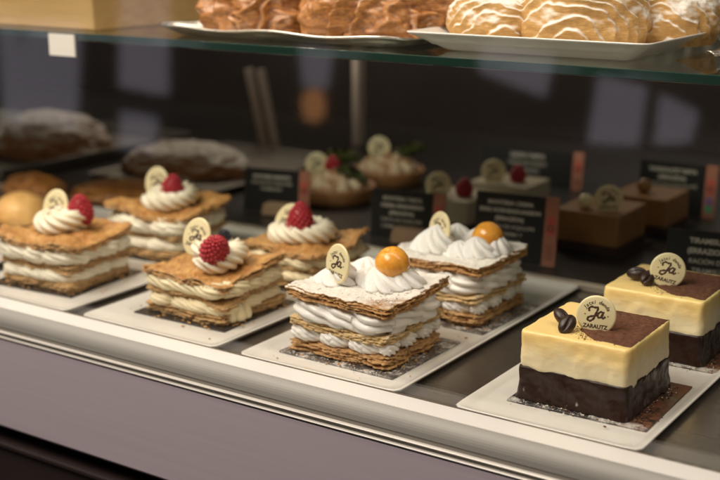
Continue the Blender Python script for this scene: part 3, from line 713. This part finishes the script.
tiramisu(-.2890, .8430, 0, 'tiramisu slice behind at the right, its disc leaning right over the cocoa', 9,
         ((.0005, -.0100, .0600), (R(-12), R(14), R(22))), [((-.0230, -.0110, .0545), (R(20), R(-10), R(10))), ((-.0120, -.0170, .0540), (R(38), R(-20), R(80)))])

# ------------------------------------------------------------------ signs
GN = 'black description signs with a copper stripe'
def sign(x0, y0, x1, y1, z0, z1, lines, label, stand=None, extra=None, sizes=None, lean=8):
    a = math.atan2(y1-y0, x1-x0); W_ = math.hypot(x1-x0, y1-y0); H_ = z1-z0
    s = empty('menu_sign', ((x0+x1)/2, (y0+y1)/2, z0), a, label=label, cat='sign', group=GN)
    Mx = Matrix.Rotation(R(-lean), 4, 'X'); sw_ = .0125
    def P(g, name, mat, par=s, **k): return mesh(name, [Mx @ Vector(v) for v in g.V], g.F, mat, par, smooth=False, **k)
    panel = P(MB().box2((-W_/2, 0, 0), (W_/2-sw_-.0002, .0018, H_)), 'panel', M['signblack'])
    st = P(MB().box2((W_/2-sw_, -.0002, 0), (W_/2, .0018, H_+.0005)), 'stripe', M['signpink'])
    g = MB(); cx = -sw_/2; n = len(lines); zz = H_-.0085
    for i, (tx, sz, bo) in enumerate(lines):
        V, F = text_geo(tx, sz, .0002 if bo else .00003)
        g.add([(v[0]+cx, -.0004-v[2], v[1]+zz-sz*.35) for v in V], F); zz -= sz*1.42
    P(g, 'lettering', M['signtext'], panel, recalc=False) if False else P(g, 'lettering', M['signtext'], panel)
    g = MB(); sx = W_/2-sw_/2
    for (zc, hh) in ((.60, .13), (.44, .10)):
        g.box((sx, -.0004, H_*zc+.004), (.0068, .0006, H_*hh))
    P(g, 'red_marks', M['signred'], st)
    g = MB(); pts = [(sx+.0027*math.cos(t_*.35), -.0009, H_*.555+.0027*math.sin(t_*.35)) for t_ in range(19)]
    g.add(*tube(pts, [.0006]*19, 6)); P(g, 'emblem', M['signbrown'], st)
    g = MB()
    for q in range(5): g.box((sx, -.0004, H_*(.12+.045*q)), (.0060 if q % 2 else .0075, .0005, .0008))
    P(g, 'small_print', M['signbrown'], st)
    if extra:
        P(MB().box((sx, -.0005, H_*.33), (.0075, .0006, H_*.13)), 'purple_mark', M['signpurple'], st)
        P(MB().box((sx, -.0005, H_*.17), (.0075, .0006, H_*.13)), 'green_mark', M['signgreen'], st)
    if stand:
        g = MB(); n = 24; w_, h_, cx2 = stand; V = []
        for yy_ in (-.016, -.002):
            V += [(cx2+w_/2*math.cos(math.pi*i/(n-1)), yy_, h_*min(1, math.sin(math.pi*i/(n-1))*1.9)) for i in range(n)]
        F = [(i, i+1, n+i+1, n+i) for i in range(n-1)]+[tuple(range(n)), tuple(range(2*n-1, n-1, -1)), (0, n-1, 2*n-1, n)]
        mesh('holder', V, F, M['holder'], s, smooth=False, bevel=.001)
    elif z0 > .004:
        MB().box2((-.012, -.004, -z0), (.012, .008, .002)).obj('holder', M['holder'], s, smooth=False, bevel=.001)
    return s
sign(-.526, .972, -.4464, .982, .001, .0640, [('MONTERIA CREMA', .0052, 1), ('ERRE HORNEADUAREKIN', .0052, 1), ('(ERRAZIOA)', .0052, 1), ('RACIÓN DE HOJALDRE', .0048, 0), ('DE CREMA Y', .0048, 0), ('MERENGUE', .0048, 0)], 'black sign with six lines behind the rear sugar dusted millefeuille')
sign(-.650, .985, -.572, .996, .001, .0500, [('MONTERIA TARTA', .0050, 1), ('CREMA ERREAREKIN', .0050, 1), ('(ERRAZIOA)', .0050, 1), ('TARTA DE HOJALDRE', .0046, 0), ('CREMA HORNEADA', .0046, 0)], 'black sign in a beech holder left of the sugar dusted slices', (.040, .015, .010))
sign(-.8300, 1.006, -.755, 1.024, .001, .0480, [('MONTERIA MASUSTA', .0046, 1), ('RACIÓN DE HOJALDRE', .0046, 0), ('FRAMBUESA', .0046, 0)], 'black sign with faint text behind the raspberry slice with leaning disc', (.044, .013, .012))
sign(-.343, .980, -.262, .992, .001, .0520, [('TIRAMISUA', .0062, 1), ('(ERRAZIOA)', .0062, 1), ('RACIÓN DE', .0056, 0), ('TIRAMISÚ', .0056, 0)], 'black tiramisu sign at the right edge behind the rear tiramisu', (.045, .013, .012))
sign(-.694, 1.30, -.566, 1.312, .0, .044, [('GAZTA TARTA', .0065, 1), ('TARTA DE QUESO', .006, 0), ('FRAMBUESA', .006, 0)], 'dim black sign far back behind the pale mousse cake')
sign(-.473, 1.25, -.389, 1.256, .0, .0560, [('TXOKOLATE TARTA', .0056, 1), ('(ERRAZIOA)', .0056, 1), ('TARTA DE CHOCOLATE', .0050, 0), ('Y CARAMELO', .0050, 0)], 'dim black sign at far right with green and purple marks on its stripe', None, True)

# ------------------------------------------------------------------ cakes on the rear of the deck
def tart(x, y, label, seed, disc_at, rasp_at, leaf_at, r=.044):
    c = empty('meringue_tart', (x, y, 0), 0, label=label, cat='tart', group='toasted meringue tarts at the back')
    n = 72; prof = [(0, .001), (r*.86, .001), (r*.88, .003), (r, .018), (r*.97, .0195), (r*.93, .017), (0, .0165)]
    V = [(q*(1+.012*abs(math.cos(18*2*math.pi*j/n))*(q > r*.8))*math.cos(2*math.pi*j/n), q*(1+.012*abs(math.cos(18*2*math.pi*j/n))*(q > r*.8))*math.sin(2*math.pi*j/n), zz) for q, zz in prof for j in range(n)]
    mesh('tart_shell', V, grid_faces(len(prof), n), M['tartshell'], c)
    g = MB()
    for k in range(9):
        a = k*2*math.pi/9; g.add(*dollopgeo((.026*math.cos(a), .026*math.sin(a), .016), .012, .018, 6, 1.3, .2, (-.004*math.cos(a), -.004*math.sin(a)), seed+k, 48, 18))
    for k in range(4):
        a = k*math.pi/2+.4; g.add(*dollopgeo((.010*math.cos(a), .010*math.sin(a), .022), .012, .018, 6, 1.3, .2, (0, 0), seed+k+20, 48, 18))
    g.obj('toasted_meringue', M['toast'], c)
    disc(c, disc_at, (R(-14), 0, R(28)), r=.0135)
    if rasp_at: raspberry(c, rasp_at, (0, 0, 0), .010, .022)
    for (lx, ly, lz, lr, tl) in leaf_at:
        V = []; n = 26
        for yy_ in (-.0025, .0025):
            for ri in (1, .0):
                V += [(lr*ri*math.cos(math.pi*i/(n-1)), yy_*(1 if ri else 1.2)+.002*math.sin(i*.7), lr*.62*ri*math.sin(math.pi*i/(n-1))) for i in range(n)]
        F = [(i, i+1, n+i+1, n+i) for i in range(n-1)]+[(2*n+i, 3*n+i, 3*n+i+1, 2*n+i+1) for i in range(n-1)]+[(i, 2*n+i, 2*n+i+1, i+1) for i in range(n-1)]+[(n+i, n+i+1, 3*n+i+1, 3*n+i) for i in range(n-1)]
        mesh('citrus_slice', V, F, M['leaf'], c, loc=(lx, ly, lz), rot=(R(-15), R(tl), R(15)), bevel=.0008)
    return c
tart(-.774, 1.105, 'toasted meringue tart with raspberry, round disc and green citrus slice, behind the signs', 3, (-.022, -.008, .041), (-.006, 0, .041), [(-.012, .020, .040, .026, -8), (.022, -.004, .030, .020, 20)])
tart(-.778, 1.220, 'toasted meringue tart farther back with a yellow green citrus slice at right', 13, (-.010, -.006, .044), None, [(.024, .006, .034, .026, -30)])
def box_cake(x, y, wd, dp, h, rz, label, mats, disc_at, extra, seed, group):
    c = empty('square_cake', (x, y, 0), rz, label=label, cat='cake', group=group)
    MB().box((0, 0, .0012), (wd*1.2, dp*1.2, .0012)).obj('cake_board', M['card'], c, smooth=False)
    softbox('base', c, wd, dp, .002, h*.25, M[mats[1]], seed, .003, .001, .0005)
    softbox('body', c, wd, dp, h*.24, h, M[mats[0]], seed+2, .003, .0005, .001)
    if disc_at: disc(c, (disc_at[0], disc_at[1], h+.0110), (R(-12), 0, R(24)), r=.0135)
    for kind, p in extra:
        if kind == 'rasp': raspberry(c, (p[0], p[1], h+.009), (0, 0, 0), .010, .021)
        if kind == 'ball': berrygeo(.0085, .016, 0, .001, .95).obj('caramel_ball', M['choc_disc' if p[2] else 'caramel'], c, loc=(p[0], p[1], h+.007))
    return c
GB = 'square cakes at the back of the case'
box_cake(-.607, 1.085, .062, .060, .032, 0, 'pale square mousse cake with disc and raspberry beside the middle sign', ('palemousse', 'darkbase'), (-.012, -.018), [('rasp', (.012, -.006))], 71, GB)
box_cake(-.598, 1.190, .070, .060, .030, 0, 'pale square mousse cake far back before the dim sign', ('palemousse', 'darkbase'), (-.012, -.018), [('rasp', (.012, -.006))], 73, GB)
box_cake(-.4455, 1.083, .066, .072, .040, 0, 'caramel brown square cake with a large disc and a pale ball', ('caramel', 'darkbase'), (.014, -.016), [('ball', (-.008, -.020, 1))], 75, GB)
box_cake(-.435, 1.185, .062, .066, .037, 0, 'caramel brown square cake farther back topped by a small brown ball', ('caramel', 'darkbase'), None, [('ball', (-.004, -.006, 0))], 77, GB)

# ------------------------------------------------------------------ left rear: buns, loaves, trays
def blob(name, parent, loc, dims, mat, seed, rz=0, amp=.12, fr=2.2, ridges=0, flat=.25, pole=None, rings=0, ramp_=.06, **k):
    V = []; n, m = (220, 150) if rings else (90, 50)
    for i in range(m):
        ph = math.pi*i/(m-1)
        for j in range(n):
            th = 2*math.pi*j/n; d = Vector((math.sin(ph)*math.cos(th), math.sin(ph)*math.sin(th), math.cos(ph)))
            f = 1+amp*fbm(d.x*fr+seed, d.y*fr, d.z*fr, 4)
            if ridges: f *= 1+.05*(1-abs(math.sin(ridges*d.x*1.7+d.y*1.2+seed)))
            if pole:
                pv = Vector(pole).normalized(); al = math.acos(max(-1, min(1, d.dot(pv))))*rings/math.pi+(.7 if rings < 12 else 1.0)*nz(d.x*2+seed, d.y*2, d.z*2)+.25*nz(d.x*6+seed, d.y*6, d.z*6)
                fr_ = al-math.floor(al); f *= 1+ramp_*(fr_**1.5 if fr_ < .85 else (1-fr_)/.15*.78)-ramp_*.5
            z = d.z*f*dims[2]; z = max(z, -dims[2]*flat)
            V.append((d.x*f*dims[0], d.y*f*dims[1], z+dims[2]*flat))
    o = mesh(name, V, grid_faces(m, n), mat, parent, loc=loc, rot=(0, 0, rz)); return tag(o, **k)
blob('round_bun', None, (-.992, .835, .002), (.030, .030, .024), M['bun'], 3, 0, .04, label='round golden bun at left behind the first raspberry slice', cat='bun', group='golden buns')
blob('round_bun', None, (-1.005, .775, .006), (.027, .027, .022), M['bun'], 8, 0, .05, label='lower golden bun cut by the left edge of the view', cat='bun', group='golden buns')
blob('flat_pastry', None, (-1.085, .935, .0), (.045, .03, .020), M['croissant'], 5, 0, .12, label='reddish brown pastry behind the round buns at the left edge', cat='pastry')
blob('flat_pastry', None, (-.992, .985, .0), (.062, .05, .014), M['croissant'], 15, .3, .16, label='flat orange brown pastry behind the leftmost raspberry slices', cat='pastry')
def tray(name, x0, x1, y0, y1, z, h, mat, lab, wall=.004, **k):
    cx, cy = (x0+x1)/2, (y0+y1)/2; hw, hd = (x1-x0)/2, (y1-y0)/2
    sp_ = [(hw-.008, hd-.008, 0), (hw, hd, h), (hw-wall*.3, hd-wall*.3, h+.001), (hw-wall, hd-wall, h), (hw-.010, hd-.010, .002)]
    V = []
    for a, b_, zz in sp_: V += [(-a, -b_, zz), (a, -b_, zz), (a, b_, zz), (-a, b_, zz)]
    F = grid_faces(5, 4)+[(0, 1, 2, 3), (19, 18, 17, 16)]
    o = mesh(name, V, F, mat, loc=(cx, cy, z), smooth=False, bevel=.002); return tag(o, label=lab, **k)
tray('baking_tray', -1.62, -1.165, .955, 1.30, .0, .016, M['darktray'], 'olive grey tray under the sugar dusted loaf at far left', cat='tray')
tray('baking_tray', -1.10, -.895, 1.03, 1.30, .0, .008, M['darktray'], 'dark low tray under the second dusted loaf, left of the bronze stiles', cat='tray')
blob('dusted_loaf', None, (-1.255, 1.115, .004), (.086, .060, .047), M['loaf'], 21, .3, .08, 2.0, 0, .25, (.6, -.4, .5), 7, .05, label='large sugar dusted loaf on the olive grey tray at far left', cat='bread', group='sugar dusted loaves')
blob('dusted_loaf', None, (-1.020, 1.125, .003), (.083, .050, .032), M['loaf'], 29, .25, .09, 2.4, 0, .25, (-.6, -.4, .5), 7, .05, label='flatter dusted loaf on the low dark tray, right of the large one', cat='bread', group='sugar dusted loaves')

# ------------------------------------------------------------------ upper shelf
tray('wooden_tray', -1.35, -.797, .766, 1.19, ZS+.0005, .030, M['wood'], 'pale wooden tray on the glass shelf at upper left', .010, cat='tray')
# silver tray
def silver(name, x0, x1, y0, y1, h, lab, wav=.0012, **k):
    hw, hd = (x1-x0)/2, (y1-y0)/2; N = 160; V = []
    sp_ = [(-.030, .0005), (-.018, .0005), (-.010, .004), (-.004, h-.001), (0, h), (.0, h+.0012), (-.003, h+.0010), (-.010, .0055), (-.018, .002), (-.030, .002)]
    for ins, zz in sp_:
        a, b_ = hw+ins, hd+ins; rad = .035
        for i in range(N):
            L = 4*(a+b_); s = (i+.5)/N*L
            if s < 2*a: p = (-a+s, -b_)
            elif s < 2*a+2*b_: p = (a, -b_+s-2*a)
            elif s < 4*a+2*b_: p = (a-(s-2*a-2*b_), b_)
            else: p = (-a, b_-(s-4*a-2*b_))
            r2 = max(.005, rad+ins)
            x = max(-a+r2, min(a-r2, p[0])); y = max(-b_+r2, min(b_-r2, p[1])); dx, dy = p[0]-x, p[1]-y; l = math.hypot(dx, dy)
            V.append((x+dx/l*r2, y+dy/l*r2, zz+(wav*math.sin(i*.45) if zz > .003 else 0)))
    F = grid_faces(len(sp_), N)+[tuple(range(N)), tuple(range(len(V)-1, len(V)-N-1, -1))]
    return tag(mesh(name, V, F, M['silver'], loc=((x0+x1)/2, (y0+y1)/2, ZS+.0004)), label=lab, **k)
silver('silver_tray', -.735, -.475, .762, 1.10, .008, 'shiny silver tray with a thin rolled rim under the brown croissants', cat='tray')
silver('silver_tray', -.262, -.10, .775, 1.0, .008, 'silver tray rim at the upper right corner beside the white plate', cat='tray')
plate('serving_plate', -.478, -.288, .768, 1.03, .0150, .020, ZS+.0004, .022, .004, label='white plate with flared rim on the glass shelf under sugared croissants', cat='plate')
def croissant(name, loc, L, r, rz, mat, seed, curve=.5, steps=6, step=.085, lump=.06, **k):
    n, m = 72, 150; V = []
    for i in range(m):
        u = i/(m-1); s = (u-.5)*2; a = s*curve
        cx = math.sin(a)/max(curve, .01)*L/2; cy = -(1-math.cos(a))/max(curve, .01)*L/2
        env = (1-abs(s)**2.4)**.62 if abs(s) < 1 else 0
        q = abs(s)*steps; fr = q-math.floor(q)
        for j in range(n):
            th = 2*math.pi*j/n; q2 = abs(s)**1.6*steps+.35*math.sin(th+seed)+.3*nz(s*2, th, seed); f2 = q2-math.floor(q2)
            rr = r*env*(1+step*(1-f2)-.04+lump*fbm(math.cos(th)*1.3+seed, math.sin(th)*1.3, s*2.6, 4))+.0008*fbm(s*9, math.cos(th)*4+seed, math.sin(th)*4)
            dx, dy = math.cos(a), -math.sin(a)
            z = rr*math.sin(th)*.88; z = max(z, -r*.55)
            V.append((cx-dy*rr*math.cos(th), cy+dx*rr*math.cos(th), z+r*.55))
    F = grid_faces(m, n)+[tuple(range(n)), tuple(range(len(V)-1, len(V)-n-1, -1))]
    return tag(mesh(name, V, F, mat, loc=loc, rot=(0, 0, rz)), **k)
z0 = ZS+.0030
GC = 'brown croissants on the silver tray'
def roll(name, loc, dims, mat, seed, rz, pole, rings, amp, step, label, group): blob(name, None, loc, dims, mat, seed, R(rz), amp, 1.8, 0, .5, pole, rings, step, label=label, cat='croissant', group=group)
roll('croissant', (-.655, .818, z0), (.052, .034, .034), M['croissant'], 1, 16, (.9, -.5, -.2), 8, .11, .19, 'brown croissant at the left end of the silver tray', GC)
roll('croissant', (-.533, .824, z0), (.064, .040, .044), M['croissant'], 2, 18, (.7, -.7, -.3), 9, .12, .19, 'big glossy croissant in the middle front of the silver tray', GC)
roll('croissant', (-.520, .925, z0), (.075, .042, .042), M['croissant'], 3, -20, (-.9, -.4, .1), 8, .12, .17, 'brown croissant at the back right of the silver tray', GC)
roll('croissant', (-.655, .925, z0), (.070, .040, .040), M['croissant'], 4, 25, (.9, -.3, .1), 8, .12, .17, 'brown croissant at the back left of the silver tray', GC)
z1 = ZS+.0045
GQ = 'sugared croissants on the upper white plate'
roll('sugared_croissant', (-.432, .838, z1), (.042, .042, .033), M['croissant_sugar'], 5, 0, (.35, -.8, -.5), 13, .06, .075, 'sugar dusted croissant at the left of the upper white plate', GQ)
roll('sugared_croissant', (-.368, .842, z1), (.050, .046, .041), M['croissant_sugar'], 6, 5, (.0, -.85, -.55), 15, .06, .075, 'sugar dusted croissant in the middle, its curled end towards the rail', GQ)
roll('sugared_croissant', (-.322, .900, z1), (.036, .046, .036), M['croissant_sugar'], 7, 0, (.3, -.8, -.4), 12, .07, .075, 'sugar dusted croissant at the right of the upper white plate', GQ)
# dark crate with slats at the top right corner
cr = empty('wire_basket', (-.335, 1.10, ZS), 0, label='dark slatted basket on the shelf at the upper right corner', cat='basket')
g = MB()
for i in range(16): g.box((-.13+i*.018, 0, .035), (.006, .004, .07))
g.obj('bars', M['stile'], cr, smooth=False)
MB().box((0, .006, .068), (.30, .010, .006)).obj('rim', M['stile'], cr, smooth=False)
MB().box((0, .02, .03), (.29, .02, .06)).obj('lining', M['black'], cr, smooth=False)
